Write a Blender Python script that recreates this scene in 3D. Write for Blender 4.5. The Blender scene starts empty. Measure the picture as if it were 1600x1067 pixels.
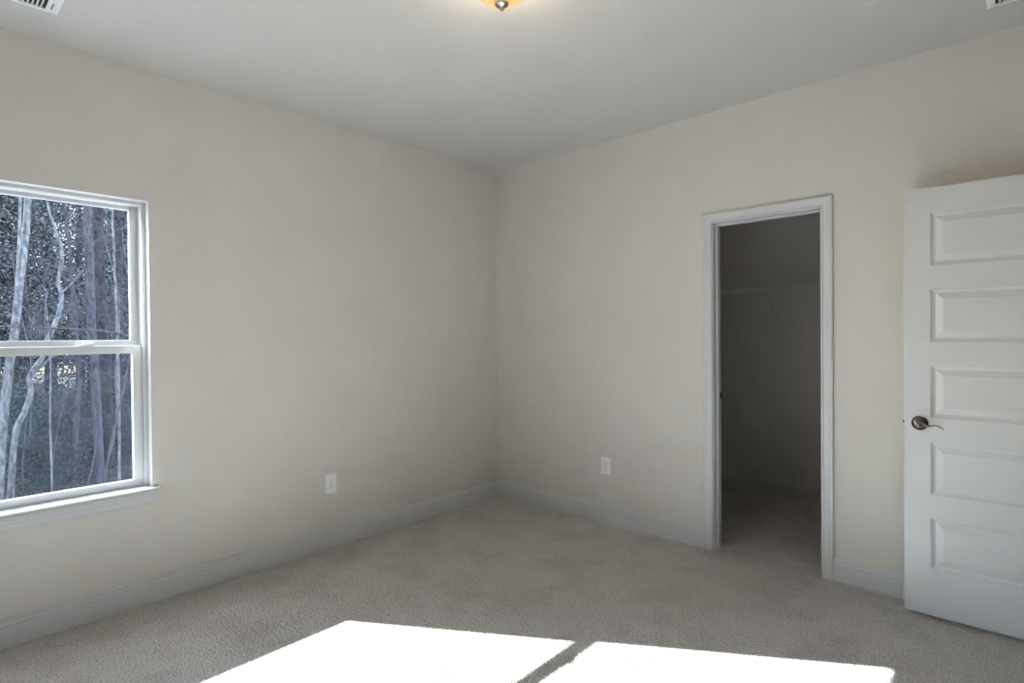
import bpy, math, random
from mathutils import Vector, Matrix
random.seed(7)
S = bpy.context.scene
COL = S.collection
PI = math.pi

# ------------------------------------------------------------------ camera, sky, sun, exposure
CAM = Vector((3.3439, -3.4542, 1.3577)); YAW, PITCH, ROLL, FPX = 0.74385, -0.009925, -0.009137, 883.6
F = Vector((-math.sin(YAW)*math.cos(PITCH), math.cos(YAW)*math.cos(PITCH), math.sin(PITCH)))
R = Vector((math.cos(YAW), math.sin(YAW), 0)); U = R.cross(F)
R2 = R*math.cos(ROLL) + U*math.sin(ROLL); U2 = -R*math.sin(ROLL) + U*math.cos(ROLL)
cd = bpy.data.cameras.new('camera'); cam = bpy.data.objects.new('camera', cd); COL.objects.link(cam)
cam.matrix_world = Matrix(((R2.x, U2.x, -F.x, CAM.x), (R2.y, U2.y, -F.y, CAM.y), (R2.z, U2.z, -F.z, CAM.z), (0, 0, 0, 1)))
cd.sensor_fit = 'HORIZONTAL'; cd.sensor_width = 36.0; cd.lens = FPX/1600*36.0
cd.clip_start = 0.02; cd.clip_end = 300
S.camera = cam

w = bpy.data.worlds.new('sky'); S.world = w; w.use_nodes = True
wn = w.node_tree; bgn = wn.nodes['Background']
sky = wn.nodes.new('ShaderNodeTexSky'); sky.sky_type = 'NISHITA'
sky.sun_disc = False; sky.sun_elevation = math.radians(29); sky.sun_rotation = math.radians(238)
sky.air_density = 1.2; sky.dust_density = 0.3; sky.ozone_density = 1.5
hs = wn.nodes.new('ShaderNodeHueSaturation'); hs.inputs['Saturation'].default_value = 0.9
wn.links.new(sky.outputs[0], hs.inputs['Color']); wn.links.new(hs.outputs[0], bgn.inputs[0]); bgn.inputs[1].default_value = 1.5

sd = bpy.data.lights.new('sun', 'SUN'); sd.energy = 62.0; sd.color = (0.93, 0.97, 1.0); sd.angle = math.radians(0.5)
sun = bpy.data.objects.new('sun', sd); COL.objects.link(sun)
sun.rotation_euler = Vector((1.0, 0.62, -0.66)).to_track_quat('-Z', 'Y').to_euler(); sun.location = (-6, -4, 6)

S.view_settings.view_transform = 'Standard'; S.view_settings.look = 'None'
S.view_settings.exposure = 0.87; S.view_settings.gamma = 1.0; S.view_settings.use_curve_mapping = False
S.render.engine = 'CYCLES'
cy = S.cycles
cy.max_bounces = 14; cy.diffuse_bounces = 4; cy.glossy_bounces = 4; cy.transparent_max_bounces = 24
cy.transmission_bounces = 6; cy.sample_clamp_indirect = 8.0; cy.use_denoising = True

# ------------------------------------------------------------------ materials
def principled(name, col, rough=0.6, metal=0.0, spec=0.5):
    m = bpy.data.materials.new(name); m.use_nodes = True
    b = m.node_tree.nodes['Principled BSDF']
    b.inputs['Base Color'].default_value = (*col, 1); b.inputs['Roughness'].default_value = rough
    b.inputs['Metallic'].default_value = metal; b.inputs['Specular IOR Level'].default_value = spec
    return m, m.node_tree, b

def noise(nt, scale, detail=3.0, rough=0.55, coord='Object'):
    tc = nt.nodes.new('ShaderNodeTexCoord'); n = nt.nodes.new('ShaderNodeTexNoise')
    n.inputs['Scale'].default_value = scale; n.inputs['Detail'].default_value = detail; n.inputs['Roughness'].default_value = rough
    nt.links.new(tc.outputs[coord], n.inputs['Vector']); return n

def ramp(nt, src, stops):
    r = nt.nodes.new('ShaderNodeValToRGB'); e = r.color_ramp.elements
    while len(e) < len(stops): e.new(0.5)
    for el, (p, c) in zip(e, stops): el.position = p; el.color = (*c, 1)
    nt.links.new(src, r.inputs[0]); return r

def bump(nt, b, src, strength, dist):
    bp = nt.nodes.new('ShaderNodeBump'); bp.inputs['Strength'].default_value = strength; bp.inputs['Distance'].default_value = dist
    nt.links.new(src, bp.inputs['Height']); nt.links.new(bp.outputs[0], b.inputs['Normal']); return bp

def paint(name, col, rough, bscale=180, bstr=0.15, var=0.02):
    m, nt, b = principled(name, col, rough, 0, 0.35)
    n = noise(nt, 3.0, 4); lo = tuple(c*(1-var) for c in col); hi = tuple(min(1, c*(1+var)) for c in col)
    r = ramp(nt, n.outputs['Fac'], [(0.3, lo), (0.7, hi)]); nt.links.new(r.outputs[0], b.inputs['Base Color'])
    n2 = noise(nt, bscale, 2); bump(nt, b, n2.outputs['Fac'], bstr, 0.002)
    return m

MAT = {}
MAT['wall'] = paint('wall_paint', (0.60, 0.575, 0.548), 0.75)
MAT['ceiling'] = paint('ceiling_paint', (0.555, 0.545, 0.535), 0.9, 140, 0.2)
MAT['trim'] = paint('trim_paint', (0.565, 0.575, 0.592), 0.38, 60, 0.04, 0.01)
MAT['vinyl'] = paint('window_vinyl', (0.58, 0.59, 0.605), 0.35, 60, 0.02, 0.01)
MAT['plastic'] = paint('white_plastic', (0.82, 0.83, 0.85), 0.3, 60, 0.02, 0.01)
MAT['vent'] = paint('vent_enamel', (0.80, 0.82, 0.86), 0.4, 60, 0.02, 0.01)
MAT['siding'] = paint('siding', (0.55, 0.55, 0.52), 0.7)
MAT['black'] = principled('duct_shade_black', (0.006, 0.006, 0.007), 0.6)[0]
MAT['slot'] = principled('socket_slot', (0.03, 0.03, 0.035), 0.5)[0]

def metal(name, col, rough):
    m, nt, b = principled(name, col, rough, 1.0)
    n = noise(nt, 90, 2); bump(nt, b, n.outputs['Fac'], 0.03, 0.001); return m
MAT['nickel'] = metal('brushed_nickel', (0.50, 0.46, 0.42), 0.28)
MAT['bronze'] = metal('antique_nickel', (0.13, 0.095, 0.09), 0.30)
MAT['pewter'] = metal('dark_pewter', (0.33, 0.30, 0.28), 0.25)
MAT['wire'] = paint('white_coated_wire', (0.72, 0.72, 0.74), 0.4, 60, 0.02, 0.01)

# carpet: cut pile, tufts by bump, tone drifting with the lie of the pile
m, nt, b = principled('carpet', (0.4, 0.35, 0.3), 0.95, 0, 0.1)
n1 = noise(nt, 125, 2, 0.6); n2 = noise(nt, 3.2, 4, 0.62); n3 = noise(nt, 60, 2, 0.5)
r1 = ramp(nt, n1.outputs['Fac'], [(0.30, (0.47, 0.437, 0.40)), (0.50, (0.80, 0.755, 0.71)), (0.70, (0.88, 0.84, 0.795))])
r2 = ramp(nt, n2.outputs['Fac'], [(0.33, (0.80, 0.785, 0.77)), (0.52, (1, 1, 1))])
mx = nt.nodes.new('ShaderNodeMix'); mx.data_type = 'RGBA'; mx.blend_type = 'MULTIPLY'; mx.inputs[0].default_value = 0.75
nt.links.new(r1.outputs[0], mx.inputs[6]); nt.links.new(r2.outputs[0], mx.inputs[7]); nt.links.new(mx.outputs[2], b.inputs['Base Color'])
ad = nt.nodes.new('ShaderNodeMath'); ad.operation = 'ADD'; nt.links.new(n1.outputs['Fac'], ad.inputs[0]); nt.links.new(n3.outputs['Fac'], ad.inputs[1])
bump(nt, b, ad.outputs[0], 1.0, 0.027)
b.inputs['Sheen Weight'].default_value = 0.15
MAT['carpet'] = m

# window pane: clear, with a weak mirror reflection
m = bpy.data.materials.new('window_glass'); m.use_nodes = True; nt = m.node_tree; nt.nodes.clear()
o = nt.nodes.new('ShaderNodeOutputMaterial'); t = nt.nodes.new('ShaderNodeBsdfTransparent'); g = nt.nodes.new('ShaderNodeBsdfGlossy')
t.inputs[0].default_value = (0.93, 0.96, 0.97, 1); g.inputs['Roughness'].default_value = 0.01
fr = nt.nodes.new('ShaderNodeFresnel'); fr.inputs[0].default_value = 1.35
mxs = nt.nodes.new('ShaderNodeMixShader'); nt.links.new(fr.outputs[0], mxs.inputs[0]); nt.links.new(t.outputs[0], mxs.inputs[1]); nt.links.new(g.outputs[0], mxs.inputs[2])
nt.links.new(mxs.outputs[0], o.inputs[0]); MAT['glass'] = m

# insect screen: fine open mesh
m = bpy.data.materials.new('insect_screen'); m.use_nodes = True; nt = m.node_tree; nt.nodes.clear()
o = nt.nodes.new('ShaderNodeOutputMaterial'); t = nt.nodes.new('ShaderNodeBsdfTransparent'); g = nt.nodes.new('ShaderNodeBsdfDiffuse')
g.inputs[0].default_value = (0.03, 0.035, 0.045, 1)
mxs = nt.nodes.new('ShaderNodeMixShader'); mxs.inputs[0].default_value = 0.10
nt.links.new(t.outputs[0], mxs.inputs[1]); nt.links.new(g.outputs[0], mxs.inputs[2]); nt.links.new(mxs.outputs[0], o.inputs[0]); MAT['screen'] = m

# amber alabaster lamp glass, lit from inside
m = bpy.data.materials.new('amber_lamp_glass'); m.use_nodes = True; nt = m.node_tree; nt.nodes.clear()
o = nt.nodes.new('ShaderNodeOutputMaterial'); t = nt.nodes.new('ShaderNodeBsdfTransparent'); t.inputs[0].default_value = (1.0, 0.9, 0.76, 1)
n = noise(nt, 9, 3); r = ramp(nt, n.outputs['Fac'], [(0.35, (1.0, 0.62, 0.22)), (0.65, (1.0, 0.80, 0.36))])
em = nt.nodes.new('ShaderNodeEmission'); em.inputs[1].default_value = 0.55; nt.links.new(r.outputs[0], em.inputs[0])
gl = nt.nodes.new('ShaderNodeBsdfGlossy'); gl.inputs['Roughness'].default_value = 0.25
m1 = nt.nodes.new('ShaderNodeMixShader'); m1.inputs[0].default_value = 0.06; nt.links.new(em.outputs[0], m1.inputs[1]); nt.links.new(gl.outputs[0], m1.inputs[2])
m2 = nt.nodes.new('ShaderNodeMixShader'); m2.inputs[0].default_value = 0.60; nt.links.new(t.outputs[0], m2.inputs[1]); nt.links.new(m1.outputs[0], m2.inputs[2])
nt.links.new(m2.outputs[0], o.inputs[0])
MAT['lampglass'] = m

def bark(name, a, c, scale=6):
    m, nt, b = principled(name, a, 0.95, 0, 0.1)
    tc = nt.nodes.new('ShaderNodeTexCoord'); mp = nt.nodes.new('ShaderNodeMapping'); mp.inputs['Scale'].default_value = (1, 1, 0.35)
    n = nt.nodes.new('ShaderNodeTexNoise'); n.inputs['Scale'].default_value = scale; n.inputs['Detail'].default_value = 6; n.inputs['Roughness'].default_value = 0.65
    nt.links.new(tc.outputs['Object'], mp.inputs[0]); nt.links.new(mp.outputs[0], n.inputs['Vector'])
    r = ramp(nt, n.outputs['Fac'], [(0.34, a), (0.64, c)]); nt.links.new(r.outputs[0], b.inputs['Base Color'])
    bump(nt, b, n.outputs['Fac'], 0.8, 0.03); return m
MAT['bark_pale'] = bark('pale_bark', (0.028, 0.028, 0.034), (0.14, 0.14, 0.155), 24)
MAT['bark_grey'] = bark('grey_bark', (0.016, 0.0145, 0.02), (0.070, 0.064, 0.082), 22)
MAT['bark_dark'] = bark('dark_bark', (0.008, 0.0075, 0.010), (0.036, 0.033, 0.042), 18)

def leafmat(name, a, c, trans=0.25):
    m, nt, b = principled(name, a, 0.8, 0, 0.15)
    n = noise(nt, 2.5, 4); r = ramp(nt, n.outputs['Fac'], [(0.3, a), (0.7, c)]); nt.links.new(r.outputs[0], b.inputs['Base Color'])
    return m
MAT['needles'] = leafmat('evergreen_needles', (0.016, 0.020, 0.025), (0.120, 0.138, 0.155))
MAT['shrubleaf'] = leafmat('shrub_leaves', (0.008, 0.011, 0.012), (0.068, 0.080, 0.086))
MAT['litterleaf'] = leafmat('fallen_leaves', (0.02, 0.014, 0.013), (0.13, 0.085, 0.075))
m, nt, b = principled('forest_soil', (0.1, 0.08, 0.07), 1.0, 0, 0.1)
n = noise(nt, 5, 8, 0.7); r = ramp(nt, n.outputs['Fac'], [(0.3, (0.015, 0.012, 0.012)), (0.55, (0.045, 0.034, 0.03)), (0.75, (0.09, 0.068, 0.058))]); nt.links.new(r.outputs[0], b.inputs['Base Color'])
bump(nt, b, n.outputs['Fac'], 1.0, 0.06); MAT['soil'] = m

# ------------------------------------------------------------------ geometry helpers
class G:
    def __init__(s): s.v = []; s.f = []
    def add(s, vs, fs):
        k = len(s.v); s.v += [tuple(p) for p in vs]; s.f += [tuple(i+k for i in f) for f in fs]; return s
    def box(s, a, b_):
        x0, y0, z0 = (min(a[i], b_[i]) for i in range(3)); x1, y1, z1 = (max(a[i], b_[i]) for i in range(3))
        return s.add([(x0,y0,z0),(x1,y0,z0),(x1,y1,z0),(x0,y1,z0),(x0,y0,z1),(x1,y0,z1),(x1,y1,z1),(x0,y1,z1)],
                     [(0,3,2,1),(4,5,6,7),(0,1,5,4),(1,2,6,5),(2,3,7,6),(3,0,4,7)])
    def rings(s, rings, closed=True, cap=True):
        n = len(rings[0]); k = len(s.v); s.v += [tuple(p) for r in rings for p in r]
        for i in range(len(rings)-1):
            for j in range(n if closed else n-1):
                a = k+i*n+j; b2 = k+i*n+(j+1) % n; s.f.append((a, b2, b2+n, a+n))
        if cap:
            s.f.append(tuple(k+j for j in reversed(range(n)))); s.f.append(tuple(k+(len(rings)-1)*n+j for j in range(n)))
        return s
    def tube(s, pts, rad, n=8, sx=1.0, cap=True):
        pts = [Vector(p) for p in pts]
        if not hasattr(rad, '__len__'): rad = [rad]*len(pts)
        rings = []; prev = None
        for i, p in enumerate(pts):
            t = (pts[min(i+1, len(pts)-1)] - pts[max(i-1, 0)]).normalized()
            if prev is None:
                a = Vector((0, 0, 1)) if abs(t.z) < 0.9 else Vector((1, 0, 0)); x = t.cross(a).normalized()
            else: x = (prev - t*prev.dot(t)).normalized()
            y = t.cross(x); prev = x
            rings.append([p + (x*math.cos(2*PI*j/n)*sx + y*math.sin(2*PI*j/n))*rad[i] for j in range(n)])
        return s.rings(rings, True, cap)
    def lathe(s, prof, c=(0,0,0), axis='z', n=32):
        c = Vector(c); rings = []
        for r_, h in prof:
            r_ = max(r_, 1e-5); ring = []
            for j in range(n):
                a = 2*PI*j/n; u, v_ = r_*math.cos(a), r_*math.sin(a)
                ring.append(c + (Vector((u, v_, h)) if axis == 'z' else Vector((u, -h, v_)) if axis == 'y' else Vector((h, u, v_))))
            rings.append(ring)
        return s.rings(rings, True, True)
    def run(s, prof, A, B, n, ma=0, mb=0):
        """extrude profile (depth, height) from A to B, n = outward normal; ma/mb = mitre at the ends"""
        A, B, n = Vector(A), Vector(B), Vector(n); t = (B-A).normalized()
        return s.rings([[A + t*(ma*d) + n*d + Vector((0,0,z)) for d, z in prof], [B - t*(mb*d) + n*d + Vector((0,0,z)) for d, z in prof]])
    def build(s, name, mat, parent=None, smooth=False, bevel=0.0, origin=(0,0,0)):
        me = bpy.data.meshes.new(name); o_ = Vector(origin)
        me.from_pydata([tuple(Vector(p)-o_) for p in s.v], [], s.f); me.update()
        import bmesh
        if len(s.f) < 20000:
            bm = bmesh.new(); bm.from_mesh(me); bmesh.ops.recalc_face_normals(bm, faces=bm.faces); bm.to_mesh(me); bm.free()
        if smooth:
            for p in me.polygons: p.use_smooth = True
        me.materials.append(MAT[mat] if isinstance(mat, str) else mat)
        ob = bpy.data.objects.new(name, me); COL.objects.link(ob)
        if parent is not None: ob.parent = parent
        else: ob.location = o_
        if bevel > 0:
            bv = ob.modifiers.new('bevel', 'BEVEL'); bv.width = bevel; bv.segments = 2; bv.limit_method = 'ANGLE'; bv.angle_limit = math.radians(40)
        return ob

def tag(o, label, cat, group=None, kind=None):
    o['label'] = label; o['category'] = cat
    if group: o['group'] = group
    if kind: o['kind'] = kind
    return o
def thing(name, label, cat, loc=(0,0,0), rz=0, group=None, kind=None):
    o = bpy.data.objects.new(name, None); COL.objects.link(o); o.location = loc; o.rotation_euler = (0, 0, rz); o.empty_display_size = 0.1
    return tag(o, label, cat, group, kind)
def dup(root, loc, rz, label, scale=None):
    r = root.copy(); COL.objects.link(r); r.location = loc; r.rotation_euler = (root.rotation_euler[0], root.rotation_euler[1], rz); r['label'] = label
    if scale: r.scale = scale
    for ch in [c for c in COL.objects if c.parent == root]:
        c = ch.copy(); COL.objects.link(c); c.parent = r
        for gch in [d for d in COL.objects if d.parent == ch]:
            d = gch.copy(); COL.objects.link(d); d.parent = c
    return r

# ------------------------------------------------------------------ room shell
H = 2.74; RX = 3.72; FY = -5.40           # right wall, front wall (behind the camera, set back to fit the added window)
CB, CL, CR = 1.775, 1.06, 3.10            # closet back, left, right
WT = 0.115
WY0, WY1, WZ0, WZ1 = -3.49, -2.57, 0.575, 2.07     # window opening
OX0, OX1, OH = 1.876, 2.484, 2.046                 # closet doorway
DY0, DY1, DH = -0.985, -0.150, 2.06                # hall doorway in the right wall

def struct(name, g, mat, label, cat, **k): return tag(g.build(name, mat, **k), label, cat, kind='structure')

g = G().box((-0.17, FY-WT, -0.12), (5.2, CB+WT, 0.0))
struct('floor', g, 'carpet', 'beige cut-pile carpet floor with a bright sunlit patch', 'floor')
g = G().box((-0.17, FY-WT, H), (5.2, CB+WT, H+0.12))
struct('ceiling', g, 'ceiling', 'plain off-white painted ceiling of the room', 'ceiling')
W2 = -1.32                                 # offset of the unseen window added along the left wall for fill daylight
g = G().box((-0.17, WY1, 0), (0, WT, H))
for a, c in ((WY1+W2, WY0), (FY-WT, WY0+W2)): g.box((-0.17, a, 0), (0, c, H))
for d in (0, W2): g.box((-0.17, WY0+d, 0), (0, WY1+d, WZ0)).box((-0.17, WY0+d, WZ1), (0, WY1+d, H))
struct('wall_left', g, 'wall', 'greige painted left wall holding the window', 'wall')
g = G().box((0, 0, 0), (OX0-0.018, WT, H)).box((OX1+0.018, 0, 0), (RX+WT, WT, H)).box((OX0-0.018, 0, OH+0.018), (OX1+0.018, WT, H))
struct('wall_back', g, 'wall', 'greige painted back wall with the closet doorway', 'wall')
g = G().box((RX, FY-WT, 0), (RX+WT, DY0-0.018, H)).box((RX, DY1+0.018, 0), (RX+WT, 0, H)).box((RX, DY0-0.018, DH+0.018), (RX+WT, DY1+0.018, H))
struct('wall_right', g, 'wall', 'greige right wall with the hall doorway behind the open door', 'wall')
g = G().box((0, FY-WT, 0), (RX, FY, H)); struct('wall_front', g, 'wall', 'greige wall behind the camera facing the closet', 'wall')
g = G().box((CL-WT, WT, 0), (CL, CB+WT, H)); struct('wall_closet_left', g, 'wall', 'greige left side wall inside the closet', 'wall')
g = G().box((CR, WT, 0), (CR+WT, CB+WT, H)); struct('wall_closet_right', g, 'wall', 'greige right side wall inside the closet', 'wall')
g = G().box((CL, CB, 0), (CR, CB+WT, H)); struct('wall_closet_back', g, 'wall', 'greige closet back wall seen through the doorway', 'wall')
g = G().box((5.05, FY-WT, 0), (5.2, WT, H)).box((RX+WT, 0, 0), (5.05, WT, H)).box((RX+WT, FY-WT, 0), (5.05, FY, H))
struct('wall_hall', g, 'wall', 'greige hallway wall beyond the open door', 'wall')

BP = [(0,0),(0.016,0),(0.016,0.093),(0.0125,0.097),(0.0150,0.101),(0.0140,0.116),(0.0095,0.119),(0.0108,0.123),(0.0075,0.130),(0,0.130)]
def baseboard(name, A, B, n, ma, mb, label): struct(name, G().run(BP, A, B, n, ma, mb), 'trim', label, 'baseboard')
CW = 0.057
baseboard('baseboard_left', (0, FY, 0), (0, 0, 0), (1,0,0), 1, 1, 'white moulded baseboard along the left wall under the window')
baseboard('baseboard_back', (0, 0, 0), (OX0-0.005-CW, 0, 0), (0,-1,0), 1, 0, 'white baseboard from the room corner to the closet doorway')
baseboard('baseboard_back.001', (OX1+0.005+CW, 0, 0), (RX, 0, 0), (0,-1,0), 0, 1, 'white baseboard between closet doorway and open white door')
baseboard('baseboard_right', (RX, DY0-0.005-CW, 0), (RX, FY, 0), (-1,0,0), 0, 1, 'white baseboard along the right wall beside the hall doorway')
baseboard('baseboard_front', (RX, FY, 0), (0, FY, 0), (0,1,0), 1, 1, 'white baseboard along the wall behind the camera')
baseboard('baseboard_closet_back', (CL, CB, 0), (CR, CB, 0), (0,-1,0), 1, 1, 'white baseboard in shadow along the closet back wall')
baseboard('baseboard_closet_left', (CL, WT, 0), (CL, CB, 0), (1,0,0), 0, 1, 'white baseboard along the closet left side wall')
baseboard('baseboard_closet_right', (CR, CB, 0), (CR, WT, 0), (-1,0,0), 1, 0, 'white baseboard along the closet right side wall')

# ------------------------------------------------------------------ door casings and jambs
CP = [(0,0),(0,0.009),(0.003,0.0115),(0.007,0.0115),(0.0095,0.0085),(0.013,0.0088),(0.030,0.0115),(0.040,0.0145),(0.043,0.0165),(0.052,0.0165),(0.057,0.013),(0.057,0)]
def casing(u0, u1, h, place):
    g = G(); rings = []
    for (u, z, du, dz) in ((u0, 0, -1, 0), (u0, h, -1, 1), (u1, h, 1, 1), (u1, 0, 1, 0)):
        rings.append([place(u + du*w_, d, z + dz*w_) for w_, d in CP])
    return g.rings(rings)
t = thing('trim_1', 'white moulded trim around the dark closet doorway', 'door trim', ((OX0+OX1)/2, 0, 0), kind='structure')
og = t.location
casing(OX0-0.005, OX1+0.005, OH+0.005, lambda u, d, z: (u, -d, z)).build('casing', 'trim', t, origin=og)
casing(OX0-0.005, OX1+0.005, OH+0.005, lambda u, d, z: (u, WT+d, z)).build('casing', 'trim', t, origin=og)
g = G().box((OX0-0.018, 0, 0), (OX0, WT, OH)).box((OX1, 0, 0), (OX1+0.018, WT, OH)).box((OX0-0.018, 0, OH), (OX1+0.018, WT, OH+0.018))
g.build('jamb', 'trim', t, bevel=0.001, origin=og)
g = G().box((OX0, 0.042, 0), (OX0+0.012, 0.077, OH-0.012)).box((OX1-0.012, 0.042, 0), (OX1, 0.077, OH-0.012)).box((OX0, 0.042, OH-0.012), (OX1, 0.077, OH))
g.build('door_stop', 'trim', t, bevel=0.0015, origin=og)
sp = G().box((OX0-0.001, 0.075, 0.935), (OX0+0.002, 0.106, 0.995)).box((OX0-0.001, 0.100, 0.945), (OX0+0.008, 0.115, 0.985)).build('strike_plate', 'bronze', t, bevel=0.0008, origin=og)
sp['label'] = 'dark metal strike plate'
t = thing('trim_2', 'white trim around the hall doorway behind the open door', 'door trim', (RX, (DY0+DY1)/2, 0), kind='structure')
og = t.location
casing(DY0-0.005, DY1+0.005, DH+0.005, lambda u, d, z: (RX-d, u, z)).build('casing', 'trim', t, origin=og)
G().box((RX, DY0-0.018, 0), (RX+WT, DY0, DH)).box((RX, DY1, 0), (RX+WT, DY1+0.018, DH)).box((RX, DY0-0.018, DH), (RX+WT, DY1+0.018, DH+0.018)).build('jamb', 'trim', t, origin=og)

# ------------------------------------------------------------------ window
wo = Vector((0, (WY0+WY1)/2, WZ0))
win = thing('window_1', 'white double-hung window looking out on bare winter woods', 'window', wo, kind='structure')
XR = -0.055                                  # room face of the vinyl frame
ST = 0.596                                   # top of the stool
g = G().box((XR, WY1-0.003, ST), (0.0005, WY1, WZ1)).box((XR, WY0, ST), (0.0005, WY0+0.003, WZ1)).box((XR, WY0, WZ1-0.003), (0.0005, WY1, WZ1))
g.build('jamb_liner', 'trim', win, origin=wo)
fy = 0.022
g = G()
def rect_frame(g, x0, x1, y0, y1, z0, z1, wl, wr, wb, wt):
    g.box((x0, y1-wr, z0+wb), (x1, y1, z1)); g.box((x0, y0, z0+wb), (x1, y0+wl, z1))
    if wb: g.box((x0, y0, z0), (x1, y1, z0+wb))
    if wt: g.box((x0, y0+wl, z1-wt), (x1, y1-wr, z1))
rect_frame(g, -0.068, XR, WY0, WY1, WZ0, WZ1, fy, fy, 0, 0.020)          # inner flange
rect_frame(g, -0.110, -0.068, WY0, WY1, WZ0, WZ1, fy, fy, 0, 0.022)
rect_frame(g, -0.190, -0.110, WY0, WY1, WZ0, WZ1, fy+0.004, fy+0.004, 0, 0.022)
g.box((-0.200, WY0, WZ0-0.01), (-0.060, WY1, ST))                         # frame sill
g.build('window_frame', 'vinyl', win, bevel=0.0015, origin=wo)
ya, yb = WY0+fy, WY1-fy
g = G(); rect_frame(g, -0.102, -0.070, ya, yb, ST, 1.326, 0.042, 0.042, 0.036, 0.040)
ls = g.build('lower_sash', 'vinyl', win, bevel=0.002, origin=wo)
G().box((-0.094, ya+0.038, ST+0.03), (-0.090, yb-0.038, 1.290)).build('pane', 'glass', ls, origin=wo)
g = G().box((-0.098, -2.86, 1.326), (-0.074, -2.80, 1.332)).lathe([(0.0,1.332),(0.011,1.332),(0.011,1.338),(0.008,1.341),(0,1.341)], (-0.086, -2.83, 0), n=20).box((-0.090, -2.83, 1.333), (-0.080, -2.795, 1.339))
g.build('sash_lock', 'plastic', ls, bevel=0.001, origin=wo)
g = G(); rect_frame(g, -0.148, -0.118, ya+0.004, yb-0.004, 1.316, WZ1-0.022, 0.033, 0.033, 0.039, 0.018)
us = g.build('upper_sash', 'vinyl', win, bevel=0.002, origin=wo)
G().box((-0.136, ya+0.035, 1.350), (-0.132, yb-0.035, WZ1-0.036)).build('pane', 'glass', us, origin=wo)
g = G(); rect_frame(g, -0.172, -0.162, ya+0.006, yb-0.006, ST+0.002, 1.344, 0.016, 0.016, 0.016, 0.016)
sc = g.build('screen_frame', 'vinyl', win, origin=wo)
G().box((-0.1675, ya+0.02, ST+0.016), (-0.1665, yb-0.02, 1.330)).build('insect_screen', 'screen', sc, origin=wo)
# stool: nosed board with horns past the opening
HY0, HY1 = WY0-0.024, WY1+0.024
prof = [(-0.055, 0.577), (-0.055, ST), (0.024, ST), (0.031, 0.594), (0.034, 0.589), (0.032, 0.583), (0.026, 0.5795), (0.020, 0.578)]
g = G().rings([[(x, WY0+0.0005, z) for x, z in prof], [(x, WY1-0.0005, z) for x, z in prof]])
profh = [(0.0005, 0.577), (0.0005, ST), (0.024, ST), (0.031, 0.594), (0.034, 0.589), (0.032, 0.583), (0.026, 0.5795), (0.020, 0.578)]
for a, c in ((HY0, WY0+0.0005), (WY1-0.0005, HY1)): g.rings([[(x, a, z) for x, z in profh], [(x, c, z) for x, z in profh]])
g.build('stool', 'trim', win, origin=wo)
ap = [(0, 0.508), (0.008, 0.508), (0.011, 0.513), (0.010, 0.520), (0.0125, 0.524), (0.0135, 0.540), (0.018, 0.550), (0.0185, 0.560), (0.023, 0.566), (0.023, 0.577), (0, 0.577)]
g = G(); e0 = [(d, WY0-0.002-d*0.6, z) for d, z in ap]; e1 = [(d, WY1+0.002+d*0.6, z) for d, z in ap]
g.rings([e0, e1]).build('apron', 'trim', win, origin=wo)



w2 = dup(win, wo + Vector((0, W2, 0)), 0, 'unseen double-hung window added beside the camera for fill daylight'); w2.name = 'fill_window'  # out-of-view copy, added to let in more daylight and balance the room

# ------------------------------------------------------------------ open five-panel door
DX0, DX1, DF, DB, DZ0, DZ1 = 2.888, 3.700, -0.166, -0.131, 0.020, 2.034
do = Vector((DX1, (DF+DB)/2, DZ0))
door = thing('door_1', 'white five-panel door standing open beside the closet', 'door', do, kind='structure')
panels = [(1.9175, 1.670), (1.5595, 1.312), (1.2005, 0.955), (0.838, 0.593), (0.481, 0.240)]; SW = 0.1035
px0, px1 = DX0+SW, DX1-SW
g = G().box((DX0, DF, DZ0), (px0, DB, DZ1)).box((px1, DF, DZ0), (DX1, DB, DZ1))
zs = [DZ1] + [v for pq in panels for v in pq] + [DZ0]
for i in range(0, len(zs), 2): g.box((px0, DF, zs[i+1]), (px1, DB, zs[i]))
leaf = g.build('door_leaf', 'trim', door, origin=do)
PR = [(0, 0), (0.002, 0.0035), (0.006, 0.004), (0.008, 0.0075), (0.015, 0.0095), (0.017, 0.0105), (0.020, 0.0105), (0.046, 0.0028), (0.048, 0.0022)]
for tp, bt in panels:
    g = G()
    for face, sgn in ((DF, 1), (DB, -1)):
        rings = []
        for ins, dep in PR:
            y = face + sgn*dep; rings.append([(px0+ins, y, bt+ins), (px1-ins, y, bt+ins), (px1-ins, y, tp-ins), (px0+ins, y, tp-ins)])
        k = len(g.v); g.rings(rings, True, False); g.f.append(tuple(len(g.v)-4+j for j in range(4)))
    g.build('panel', 'trim', door, origin=do)
# lever handle
hx, hz = 2.950, 0.925
hd = G().lathe([(0, 0.0), (0.033, 0.0), (0.033, 0.004), (0.031, 0.008), (0.026, 0.012), (0.018, 0.015), (0.013, 0.017)], (hx, DF, hz), 'y', 40).build('door_handle', 'bronze', door, True, origin=do)
g = G().lathe([(0.013, 0.015), (0.012, 0.034), (0.0155, 0.040), (0.0165, 0.050), (0.0150, 0.058), (0.0105, 0.062), (0.0, 0.0625)], (hx, DF, hz), 'y', 32)
ly = DF-0.049
lp = [(0.003, 0.000), (0.016, -0.002), (0.030, -0.005), (0.043, -0.005), (0.056, -0.002), (0.068, -0.001), (0.079, -0.004), (0.088, -0.010), (0.096, -0.017)]
rr = [0.0135, 0.0110, 0.0068, 0.0042, 0.0036, 0.0038, 0.0040, 0.0034, 0.0014]
g.tube([(hx+a, ly + 0.004*math.sin(i*0.4), hz+c) for i, (a, c) in enumerate(lp)], rr, 12, 0.75)
lev = g.build('lever', 'pewter', hd, True, origin=do)
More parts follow.
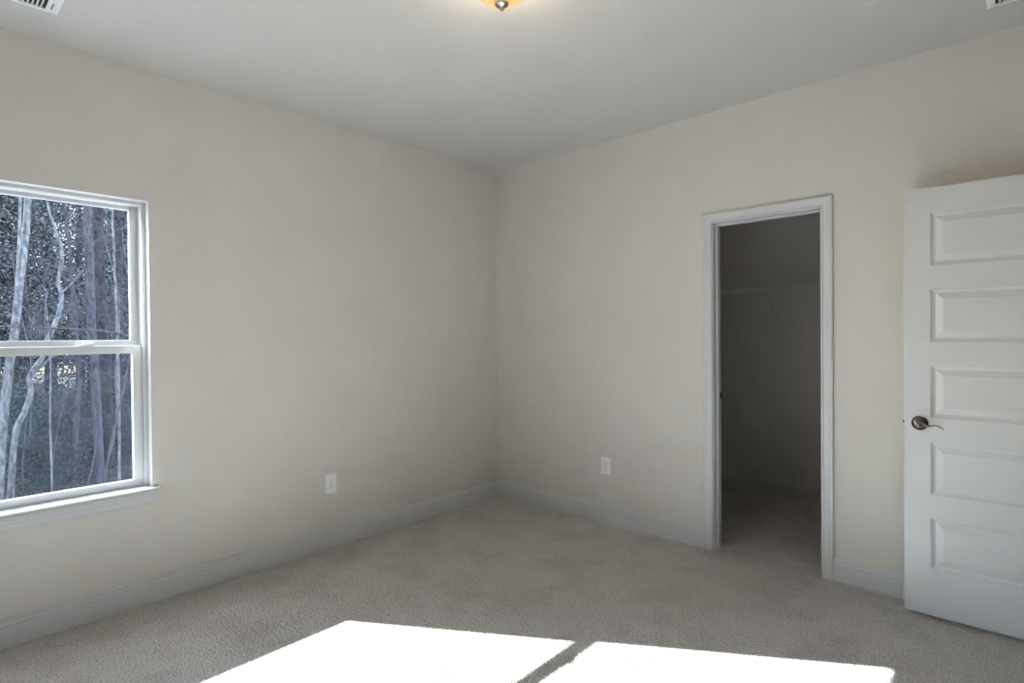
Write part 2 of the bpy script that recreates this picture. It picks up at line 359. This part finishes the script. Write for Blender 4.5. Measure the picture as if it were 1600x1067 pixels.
G().lathe([(0, 0.062), (0.0088, 0.062), (0.0088, 0.0632), (0.0058, 0.0632), (0.0058, 0.0628)], (hx, DF, hz), 'y', 24).build('lock_ring', 'slot', hd, origin=do)
G().lathe([(0, 0.063), (0.0050, 0.063), (0.0046, 0.066), (0, 0.0665)], (hx, DF, hz), 'y', 20).build('privacy_button', 'nickel', hd, True, origin=do)
hb = G().lathe([(0, 0), (0.033, 0), (0.031, -0.008), (0.018, -0.015), (0.012, -0.045), (0, -0.05)], (hx, DB, hz), 'y', 32)
hb.tube([(hx, DB+0.042, hz), (hx+0.05, DB+0.044, hz-0.004), (hx+0.11, DB+0.04, hz-0.012)], [0.011, 0.007, 0.004], 10).build('door_handle', 'bronze', door, True, origin=do)
ym = (DF+DB)/2
lt = G().box((DX0-0.0008, ym-0.0125, hz-0.028), (DX0+0.001, ym+0.0125, hz+0.028)).build('latch_plate', 'bronze', door, origin=do)
k = [(DX0-0.0008, ym-0.009), (DX0-0.008, ym+0.006), (DX0-0.008, ym+0.009), (DX0-0.0008, ym+0.009)]
G().rings([[(x, y, hz-0.006) for x, y in k], [(x, y, hz+0.008) for x, y in k]]).build('latch_bolt', 'bronze', lt, origin=do)
for zh in (0.25, 1.03, 1.82):
    G().lathe([(0, 0), (0.006, 0), (0.006, 0.09), (0, 0.09)], (DX1+0.008, DF-0.004, zh), 'z', 12).box((DX1-0.0005, DF+0.002, zh), (DX1+0.0015, DB-0.002, zh+0.09)).build('hinge', 'bronze', door, origin=do)

# ------------------------------------------------------------------ wall outlets (built in the x-z plane facing -y)
def make_outlet(label):
    t = thing('wall_outlet', label, 'outlet', group='wall outlets above the baseboards')
    W, HH = 0.080, 0.127
    rings = []
    for ins, d in ((0, 0), (0, 0.0025), (0.004, 0.0055), (0.0065, 0.0060)):
        rings.append([(-W/2+ins, -d, -HH/2+ins), (W/2-ins, -d, -HH/2+ins), (W/2-ins, -d, HH/2-ins), (-W/2+ins, -d, HH/2-ins)])
    G().rings(rings).build('cover_plate', 'plastic', t)
    for s in (1, -1):
        cz = s*0.0195; ring = []
        for j in range(24):
            a = 2*PI*j/24; ring.append((max(-0.0172, min(0.0172, 0.0195*math.cos(a))), max(-0.0140, min(0.0140, 0.0195*math.sin(a)))))
        rc = G().rings([[(x, -0.0055, cz+z) for x, z in ring], [(x, -0.0082, cz+z) for x, z in ring], [(x*0.96, -0.0086, cz+z*0.96) for x, z in ring]]).build('receptacle', 'plastic', t)
        g = G().box((-0.0075, -0.0088, cz-0.001), (-0.0052, -0.0084, cz+0.008)).box((0.0052, -0.0088, cz), (0.0072, -0.0084, cz+0.007))
        g.lathe([(0, 0.0084), (0.0028, 0.0084), (0.0028, 0.0088), (0, 0.0088)], (0, 0, cz-0.0075), 'y', 14).build('socket_slot', 'slot', rc)
    G().lathe([(0, 0.0058), (0.0034, 0.0058), (0.003, 0.0072), (0, 0.0075)], (0, 0, 0), 'y', 16).build('screw', 'nickel', t, True)
    return t
ou = make_outlet('white duplex outlet on the back wall left of the closet')
ou.location = (1.0765, 0, 0.412)
dup(ou, (0, -1.565, 0.411), PI/2, 'white duplex outlet on the left wall right of the window')

# ------------------------------------------------------------------ ceiling vents (built hanging below z = 0)
def make_vent(label):
    t = thing('ceiling_vent', label, 'air vent', group='white ceiling vents')
    L, W, bd = 0.36, 0.21, 0.030
    x0, x1, y0, y1 = 0.045, L-bd, bd, W-bd
    rings_o = [[(0,0,0),(L,0,0),(L,W,0),(0,W,0)], [(0.003,0.003,-0.004),(L-0.003,0.003,-0.004),(L-0.003,W-0.003,-0.004),(0.003,W-0.003,-0.004)],
               [(0.016,0.012,-0.008),(L-0.012,0.012,-0.008),(L-0.012,W-0.012,-0.008),(0.016,W-0.012,-0.008)], [(x0,y0,-0.008),(x1,y0,-0.008),(x1,y1,-0.008),(x0,y1,-0.008)], [(x0,y0,-0.0015),(x1,y0,-0.0015),(x1,y1,-0.0015),(x0,y1,-0.0015)]]
    G().rings(rings_o, True, False).build('frame', 'vent', t)
    G().box((x0-0.005, y0-0.005, -0.0012), (x1+0.005, y1+0.005, -0.0004)).build('duct_shade_sheet', 'black', t)  # flat black sheet standing in for the shade inside the duct
    n = 20; p_ = (x1-x0)/n
    for i in range(1, n):
        x = x0+i*p_
        G().rings([[(x-0.0042, y0, -0.0022), (x-0.0030, y0, -0.0016), (x+0.0040, y0, -0.0076), (x+0.0028, y0, -0.0082)], [(x-0.0042, y1, -0.0022), (x-0.0030, y1, -0.0016), (x+0.0040, y1, -0.0076), (x+0.0028, y1, -0.0082)]]).build('slat', 'vent', t)
    G().box((0.027, W*0.24, -0.011), (0.0295, W*0.50, -0.0078)).build('damper_lever', 'slot', t)
    return t
ve = make_vent('white ceiling vent above the window at upper left')
ve.location = (0.295, -2.975, H); ve.rotation_euler = (0, 0, -PI/2)
dup(ve, (3.56, -0.273, H), PI, 'white ceiling vent above the open door at upper right')

# ------------------------------------------------------------------ ceiling light
lx, lyy = 1.877, -1.90
cl = thing('ceiling_light', 'flush ceiling light with glowing amber glass bowl and metal finial', 'ceiling light', (lx, lyy, H))
G().lathe([(0, 0), (0.134, 0), (0.136, -0.006), (0.132, -0.018), (0.122, -0.024), (0.0, -0.024)], n=48).build('base_pan', 'nickel', cl, True)
pr = [(0.118*math.sin(a), -0.022-0.118*math.cos(a)) for a in [PI/2*(1-i/14) for i in range(15)]]
G().lathe(pr, n=48).build('glass_bowl', 'lampglass', cl, True)
G().lathe([(0, -0.118), (0.024, -0.120), (0.0295, -0.126), (0.0285, -0.134), (0.021, -0.143), (0.010, -0.148), (0.0065, -0.151), (0.0085, -0.155), (0.0075, -0.160), (0.003, -0.163), (0, -0.1635)], n=28).build('finial', 'nickel', cl, True)

ld = bpy.data.lights.new('lamp_bulb', 'POINT'); ld.energy = 17.0; ld.color = (1.0, 0.86, 0.70); ld.shadow_soft_size = 0.04
lo = bpy.data.objects.new('lamp_bulb', ld); COL.objects.link(lo); lo.parent = cl; lo.location = (0, 0, -0.052)

# ------------------------------------------------------------------ closet shelves
SZ = 1.742
def shelf(name, label, length, depth, loc, rz, brackets, ties):
    """front edge along local +x at y = 0, wall at y = depth"""
    t = thing(name, label, 'closet shelf', loc, rz, 'wire closet shelves')
    g = G(); n = int(length/0.0254)
    for i in range(n+1):
        x = 0.01 + i*(length-0.02)/n
        g.tube([(x, depth-0.004, 0), (x, 0.001, 0), (x, -0.0005, -0.003)], 0.0016, 6)
    for y in (0.10, depth-0.006): g.tube([(0.004, y, -0.0035), (length-0.004, y, -0.0035)], 0.0028, 6)
    g.build('wire_deck', 'wire', t)
    g = G().tube([(0, 0, 0.001), (length, 0, 0.001)], 0.0032, 8).tube([(0, 0, -0.034), (length, 0, -0.034)], 0.0032, 8)
    x = ties
    while x < length: g.box((x-0.003, -0.0015, -0.035), (x+0.003, 0.0015, 0.002)); x += 0.305
    g.build('front_lip', 'wire', t)
    for bx in brackets:
        g = G().tube([(bx, 0.004, -0.012), (bx, 0.020, -0.022), (bx, depth-0.012, -0.262), (bx, depth-0.006, -0.275)], 0.0055, 8, 0.6)
        g.box((bx-0.005, depth-0.006, -0.295), (bx+0.005, depth-0.0005, -0.262)).box((bx-0.006, -0.004, -0.018), (bx+0.006, 0.014, 0.003)).build('support_bracket', 'wire', t)
    x = 0.12
    while x < length: G().box((x-0.006, depth-0.014, -0.014), (x+0.006, depth-0.0005, 0.004)).build('wall_clip', 'wire', t); x += 0.3
    return t
shelf('wire_shelf', 'white wire shelf along the closet back wall', CR-CL-0.01, 0.30, (CL+0.005, CB-0.30, SZ), 0, [1.695-CL-0.005, 2.75-CL], 0.124)
# side shelf on the closet left wall, its front edge facing +x
shelf('wire_shelf', 'white wire side shelf meeting the back shelf at doorway left', 1.15, 0.30, (CL+0.30, 0.312, SZ), PI/2, [0.55, 1.02], 0.2)

# closet bulb fixture, out of sight above the doorway
cb = thing('closet_light', 'small white dome light on the closet ceiling', 'ceiling light', (2.10, 0.90, H))
G().lathe([(0, 0), (0.07, 0), (0.07, -0.02), (0.03, -0.03), (0, -0.03)], n=32).build('lamp_holder', 'plastic', cb, True)
ld = bpy.data.lights.new('closet_bulb', 'POINT'); ld.energy = 0.3; ld.color = (1.0, 0.86, 0.76); ld.shadow_soft_size = 0.012
lo = bpy.data.objects.new('closet_bulb', ld); COL.objects.link(lo); lo.parent = cb; lo.location = (0, 0, -0.10)

# ------------------------------------------------------------------ outdoors
GZ = -1.32
g = G()
N = 44
gx = [-40 + i*(39.83/N) for i in range(N+1)]; gy = [-22 + j*(38/N) for j in range(N+1)]
rg = random.Random(3)
g.add([(x, y, GZ + rg.uniform(-0.05, 0.05) + (0.25*max(0, (-x-14)/10))) for x in gx for y in gy],
      [(i*(N+1)+j, (i+1)*(N+1)+j, (i+1)*(N+1)+j+1, i*(N+1)+j+1) for i in range(N) for j in range(N)])
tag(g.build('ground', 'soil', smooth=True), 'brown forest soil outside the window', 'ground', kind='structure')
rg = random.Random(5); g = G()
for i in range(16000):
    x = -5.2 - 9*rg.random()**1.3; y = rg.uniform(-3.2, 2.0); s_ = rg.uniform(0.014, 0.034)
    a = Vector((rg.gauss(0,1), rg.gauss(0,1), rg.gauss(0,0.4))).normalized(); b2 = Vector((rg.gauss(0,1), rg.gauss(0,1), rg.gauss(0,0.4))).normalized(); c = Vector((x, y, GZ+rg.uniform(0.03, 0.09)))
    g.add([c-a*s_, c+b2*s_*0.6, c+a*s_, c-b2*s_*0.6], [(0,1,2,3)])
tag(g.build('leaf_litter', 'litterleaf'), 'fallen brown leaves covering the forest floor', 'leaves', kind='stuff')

def spline(pts, k=4):
    pts = [Vector(p) for p in pts]; out = []
    for i in range(len(pts)-1):
        p0, p1, p2, p3 = pts[max(i-1,0)], pts[i], pts[i+1], pts[min(i+2, len(pts)-1)]
        for j in range(k):
            u = j/k; out.append(0.5*((2*p1) + (p2-p0)*u + (2*p0-5*p1+4*p2-p3)*u*u + (3*p1-p0-3*p2+p3)*u**3))
    out.append(pts[-1]); return out
def grow(g, rg, p, d, length, r, depth, wander=0.25, up=0.05, ends=None):
    n = 5; pts = [p]; rad = [r]; q = Vector(p); d = Vector(d).normalized()
    for i in range(n):
        d = (d + Vector((rg.gauss(0, wander), rg.gauss(0, wander), rg.gauss(0, wander)+up))).normalized()
        q = q + d*(length/n); pts.append(q.copy()); rad.append(max(0.0016, r*(1-(i+1)/n*0.85)))
        if depth > 0 and i >= 1:
            for _ in range(2 if depth > 1 else 1 + (rg.random() < 0.4)):
                dd = (d + Vector((rg.gauss(0, 0.7), rg.gauss(0, 0.7), rg.gauss(0, 0.5)))).normalized()
                grow(g, rg, q, dd, length*rg.uniform(0.35, 0.6), rad[-1]*0.6, depth-1, wander, up, ends)
    g.tube(pts, rad, 4 if r < 0.012 else 6, cap=False)
    if ends is not None: ends.append((pts[-1], d))

def trunk_tree(name, label, cat, x, yz, r0, r1, mat, seed, nbr=14, zlo=0.3, zhi=99, blen=1.1, bmat='bark_grey', extra=(), group=None, top=6.0, depth=2, flip=None):
    """yz runs bottom to top; the trunk goes on upward beyond the last point by `top`"""
    rg = random.Random(seed)
    pts = [Vector((x + rg.gauss(0, 0.03), y, z)) for y, z in yz]
    d = (pts[-1]-pts[-2]).normalized(); p = pts[-1]
    for i in range(4):
        d = (d + Vector((rg.gauss(0, .05), rg.gauss(0, .05), 0.12))).normalized(); p = p + d*(top/4); pts.append(p)
    base = Vector((pts[0].x, pts[0].y, GZ)); pts[0].z = GZ-0.05
    t = thing(name, label, cat, base, group=group)
    sp_ = spline(pts, 4); n = len(sp_); rad = [(r0 + (r1-r0)*(i/(n-1)))*(1.0+rg.uniform(-.05, .05)) for i in range(n)]; rad[0] *= 1.35
    rad = [r_ * (1.0 if i < n*0.62 else max(0.12, 1-(i-n*0.62)/(n*0.38)*0.88)) for i, r_ in enumerate(rad)]
    G().tube(sp_, rad, 12).build('trunk', mat, t, True, origin=base)
    for e in extra:
        G().tube(spline(e[0], 4), [e[1] + (e[2]-e[1])*i/((len(e[0])-1)*4) for i in range((len(e[0])-1)*4+1)], 8).build('limb', mat, t, True, origin=base)
    cand = [i for i in range(2, n-1) if zlo < sp_[i].z < zhi]
    for k_ in range(nbr):
        i = rg.choice(cand); a = rg.uniform(0, 2*PI); g = G()
        grow(g, rg, sp_[i], (math.cos(a)*0.8, math.sin(a), rg.uniform(-0.1, 0.8)), blen*rg.uniform(0.5, 1.2), max(0.004, min(0.012, rad[i]*0.28)), depth)
        g.build('branch', bmat, t, True, origin=base)
    return t
# the trees that stand out at the edge of the woods
trunk_tree('bare_tree', 'thick pale leaning trunk at left of the window view', 'tree', -8.0,
    [(-2.47,-1.32),(-2.44,-0.44),(-2.40,0.13),(-2.37,0.46),(-2.31,0.99),(-2.27,1.28),(-2.19,2.15),(-2.14,2.65),(-2.08,3.24),(-2.06,3.59)], 0.062, 0.040, 'bark_pale', 11, 7, 1.6, 6, 1.3,
    extra=[([(-8,-2.23,1.75),(-7.95,-2.22,2.25),(-7.9,-2.19,2.83),(-7.95,-2.16,3.6),(-8,-2.1,4.6)], 0.026, 0.014)])
trunk_tree('bare_tree', 'pale crooked tree forking twice in the window view', 'tree', -9.0,
    [(-2.24,-1.32),(-2.16,-0.21),(-2.04,0.15),(-1.95,0.5),(-1.97,0.75),(-1.80,1.05),(-1.73,1.32),(-1.64,1.59),(-1.54,1.92),(-1.52,2.17),(-1.56,2.35),(-1.52,2.62),(-1.52,2.97),(-1.62,3.34),(-1.71,3.82)], 0.046, 0.022, 'bark_pale', 12, 7, 1.9, 6, 1.0,
    extra=[([(-9,-1.52,2.17),(-9,-1.44,2.27),(-9.02,-1.34,2.40),(-9.05,-1.2,2.62)], 0.020, 0.008), ([(-9,-1.97,0.72),(-9.02,-1.83,0.89),(-9,-1.64,1.09),(-9.05,-1.46,1.15),(-9.1,-1.2,1.25)], 0.026, 0.010)])
trunk_tree('bare_tree', 'slim grey tree between forked tree and purple-grey trunk', 'tree', -10.0,
    [(-1.25,-1.32),(-1.21,-0.57),(-1.16,0.03),(-1.10,0.54),(-1.13,1.05),(-1.16,1.49),(-1.19,2.10),(-1.21,2.58)], 0.046, 0.024, 'bark_grey', 13, 6, 1.2, 5, 0.9, top=3)
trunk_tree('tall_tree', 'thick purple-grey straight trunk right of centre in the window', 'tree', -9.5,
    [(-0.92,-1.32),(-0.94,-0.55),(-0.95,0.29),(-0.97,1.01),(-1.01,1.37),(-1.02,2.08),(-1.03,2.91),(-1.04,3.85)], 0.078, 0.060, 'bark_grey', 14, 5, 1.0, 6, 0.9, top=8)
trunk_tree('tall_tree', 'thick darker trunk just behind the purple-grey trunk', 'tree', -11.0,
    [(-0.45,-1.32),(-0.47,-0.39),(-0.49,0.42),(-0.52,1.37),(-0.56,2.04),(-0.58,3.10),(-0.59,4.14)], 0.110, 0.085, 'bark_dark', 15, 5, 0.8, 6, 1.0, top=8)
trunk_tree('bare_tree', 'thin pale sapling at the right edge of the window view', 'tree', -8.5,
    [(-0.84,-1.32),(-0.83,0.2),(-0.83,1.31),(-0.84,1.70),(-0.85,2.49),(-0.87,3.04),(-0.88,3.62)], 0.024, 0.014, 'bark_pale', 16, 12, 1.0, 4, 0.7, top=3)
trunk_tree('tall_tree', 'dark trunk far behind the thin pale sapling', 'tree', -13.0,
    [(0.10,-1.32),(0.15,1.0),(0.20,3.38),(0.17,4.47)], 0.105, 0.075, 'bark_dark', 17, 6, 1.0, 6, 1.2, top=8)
trunk_tree('sapling', 'thin pale sapling in front of the forked tree', 'tree', -7.0,
    [(-1.99,-1.32),(-1.99,-0.33),(-1.99,0.18),(-1.98,0.73),(-1.97,1.02)], 0.012, 0.008, 'bark_pale', 18, 9, 0.0, 2, 0.5, top=1.2)
g = G().tube(spline([(-6.9,-3.1,1.60),(-7,-2.51,1.55),(-7,-1.96,1.53),(-7,-1.51,1.50),(-7,-1.03,1.41),(-7.1,-0.3,1.0),(-7.2,0.8,0.2),(-7.3,2.0,-0.7),(-7.4,2.7,-1.33)], 4), [0.010+0.0004*i for i in range(33)], 8)
rg = random.Random(31)
for y in (-2.4, -2.1, -1.8, -1.4, -1.2, -0.9): grow(g, rg, (-7, y, 1.53-max(0, y+1.5)*0.25), (rg.uniform(-.5,.5), rg.uniform(-1,1), rg.uniform(-.3,.5)), 0.6, 0.008, 2)
tag(g.build('fallen_branch', 'bark_grey', smooth=True), 'long grey bough slanting across the woods view', 'branch')

# understory saplings with fine twigs
def sapling(seed, mat):
    rg = random.Random(seed); t = thing('understory_sapling', '', 'tree', group='understory saplings among the trunks')
    pts = [Vector((0,0,-0.05))]; d = Vector((rg.gauss(0,.12), rg.gauss(0,.12), 1))
    for i in range(7): d = (d + Vector((rg.gauss(0,.12), rg.gauss(0,.12), 0.1))).normalized(); pts.append(pts[-1]+d*0.62)
    sp_ = spline(pts, 3); n = len(sp_); rad = [0.015*(1-0.8*i/n) for i in range(n)]
    G().tube(sp_, rad, 7).build('trunk', mat, t, True)
    for k_ in range(9):
        i = rg.randint(4, n-1); a = rg.uniform(0, 2*PI); g = G()
        grow(g, rg, sp_[i], (math.cos(a), math.sin(a), rg.uniform(-.2, .7)), rg.uniform(0.4, 1.0), 0.0048, 1 + k_ % 2, 0.28)
        g.build('branch', mat, t, True)
    return t
protos = [sapling(41, 'bark_grey'), sapling(42, 'bark_grey'), sapling(43, 'bark_pale')]
SL = 'thin leafless sapling among the dark woods outside the window'
spots = [(-8.6,-2.55),(-9.6,-2.0),(-10.4,-1.75),(-9.2,-1.2),(-11.5,-1.0),(-10.2,-0.75),(-9.6,-0.45),(-12.0,-0.2),(-11.0,0.05),(-12.6,-1.55),(-13.2,0.5),(-13.5,-0.8),(-7.6,-1.25),(-11.8,-2.2),(-14.2,0.1),(-8.2,-1.75)]
rg = random.Random(50)
for i, (x, y) in enumerate(spots):
    pr_ = protos[i % 3]; a = rg.uniform(0, 6.28); s_ = rg.uniform(0.8, 1.25)
    if i < 3: pr_.location = (x, y, GZ); pr_.rotation_euler = (0, 0, a); pr_['label'] = SL
    else: dup(pr_, (x, y, GZ), a, SL, (s_, s_, s_))

# dark shrubs on the forest floor
def shrub(seed):
    rg = random.Random(seed); t = thing('shrub', '', 'shrub', group='shrubs under the trees'); ends = []
    g = G()
    for k_ in range(16):
        a = rg.uniform(0, 2*PI); grow(g, rg, Vector((rg.gauss(0,.12), rg.gauss(0,.12), -0.03)), (math.cos(a)*.7, math.sin(a)*.7, 1), rg.uniform(0.6, 1.3), 0.008, 2, 0.3, 0.02, ends)
    g.build('stems', 'bark_grey', t, True); g = G()
    for p, d in ends:
        for _ in range(12):
            c = p + Vector((rg.gauss(0,.11), rg.gauss(0,.11), rg.gauss(0,.11))); u = Vector((rg.gauss(0,1), rg.gauss(0,1), rg.gauss(0,1))).normalized()*rg.uniform(.014, .034); v_ = u.cross(Vector((rg.gauss(0,1), rg.gauss(0,1), rg.gauss(0,1)))).normalized()*u.length*0.55
            g.add([c-u, c+v_, c+u, c-v_], [(0,1,2,3)])
    g.build('leaves', 'shrubleaf', t); return t
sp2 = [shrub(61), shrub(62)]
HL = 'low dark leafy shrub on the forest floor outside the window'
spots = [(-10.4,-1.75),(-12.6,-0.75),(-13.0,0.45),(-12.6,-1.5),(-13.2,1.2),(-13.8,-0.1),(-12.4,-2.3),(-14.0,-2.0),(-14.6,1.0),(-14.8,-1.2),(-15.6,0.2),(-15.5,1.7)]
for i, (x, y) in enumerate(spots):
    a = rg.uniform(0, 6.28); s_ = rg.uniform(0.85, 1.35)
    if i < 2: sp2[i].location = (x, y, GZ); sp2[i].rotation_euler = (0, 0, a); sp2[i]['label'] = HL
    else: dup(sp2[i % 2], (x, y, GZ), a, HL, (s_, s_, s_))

# evergreen forest behind
def pine(seed):
    rg = random.Random(seed); t = thing('evergreen_tree', '', 'tree', group='evergreen trees at the back of the woods')
    G().tube([(0,0,-0.1),(0.05,0,3),(0.0,0.08,7),(0.05,0.05,12.5)], [0.15,0.125,0.09,0.02], 9).build('trunk', 'bark_dark', t, True)
    g = G(); gb = G()
    for k_ in range(175):
        z = 1.7 + 11.1*rg.random()**1.15; a = rg.uniform(0, 2*PI); ln = rg.uniform(0.7, 2.3)*min(1, 1-(z-3)/13)
        tip = Vector((math.cos(a)*ln, math.sin(a)*ln, z+rg.uniform(-.5, .5))); st_ = Vector((0, 0, z))
        gb.tube([st_, st_.lerp(tip, .5)+Vector((0,0,.12)), tip], [0.02, 0.012, 0.004], 4, cap=False)
        for _ in range(110):
            c = st_.lerp(tip, rg.uniform(.25, 1.05)) + Vector((rg.gauss(0,.20), rg.gauss(0,.20), rg.gauss(0,.16)))
            u = Vector((rg.gauss(0,1), rg.gauss(0,1), rg.gauss(0,.7))).normalized()*rg.uniform(.025, .065); v_ = u.cross(Vector((rg.gauss(0,1), rg.gauss(0,1), rg.gauss(0,1)))).normalized()*u.length*0.45
            g.add([c-u, c+v_, c+u, c-v_], [(0,1,2,3)])
    gb.build('branches', 'bark_dark', t); g.build('foliage', 'needles', t); return t
pp = [pine(71), pine(72)]
PL = 'dark evergreen tree at the back of the woods outside the window'
spots = []
rg = random.Random(77)
for row, (x, dy, y0, y1) in enumerate(((-15.5, 1.5, -4.5, 4.2), (-18.0, 1.5, -9, 5.5), (-21.0, 1.6, -14, 7.0), (-24.5, 1.8, -16, 9.0), (-28.0, 1.5, -3, 10.0))):
    y = y0
    while y < y1: spots.append((x + rg.uniform(-.8, .8), y + rg.uniform(-.4, .4))); y += dy
for i, (x, y) in enumerate(spots):
    a = rg.uniform(0, 6.28); s_ = rg.uniform(0.85, 1.05); gz = GZ + 0.25*max(0, (-x-14)/10)
    if i < 2: pp[i].location = (x, y, gz); pp[i].rotation_euler = (0, 0, a); pp[i]['label'] = PL
    else: dup(pp[i % 2], (x, y, gz), a, PL, (s_, s_, s_))
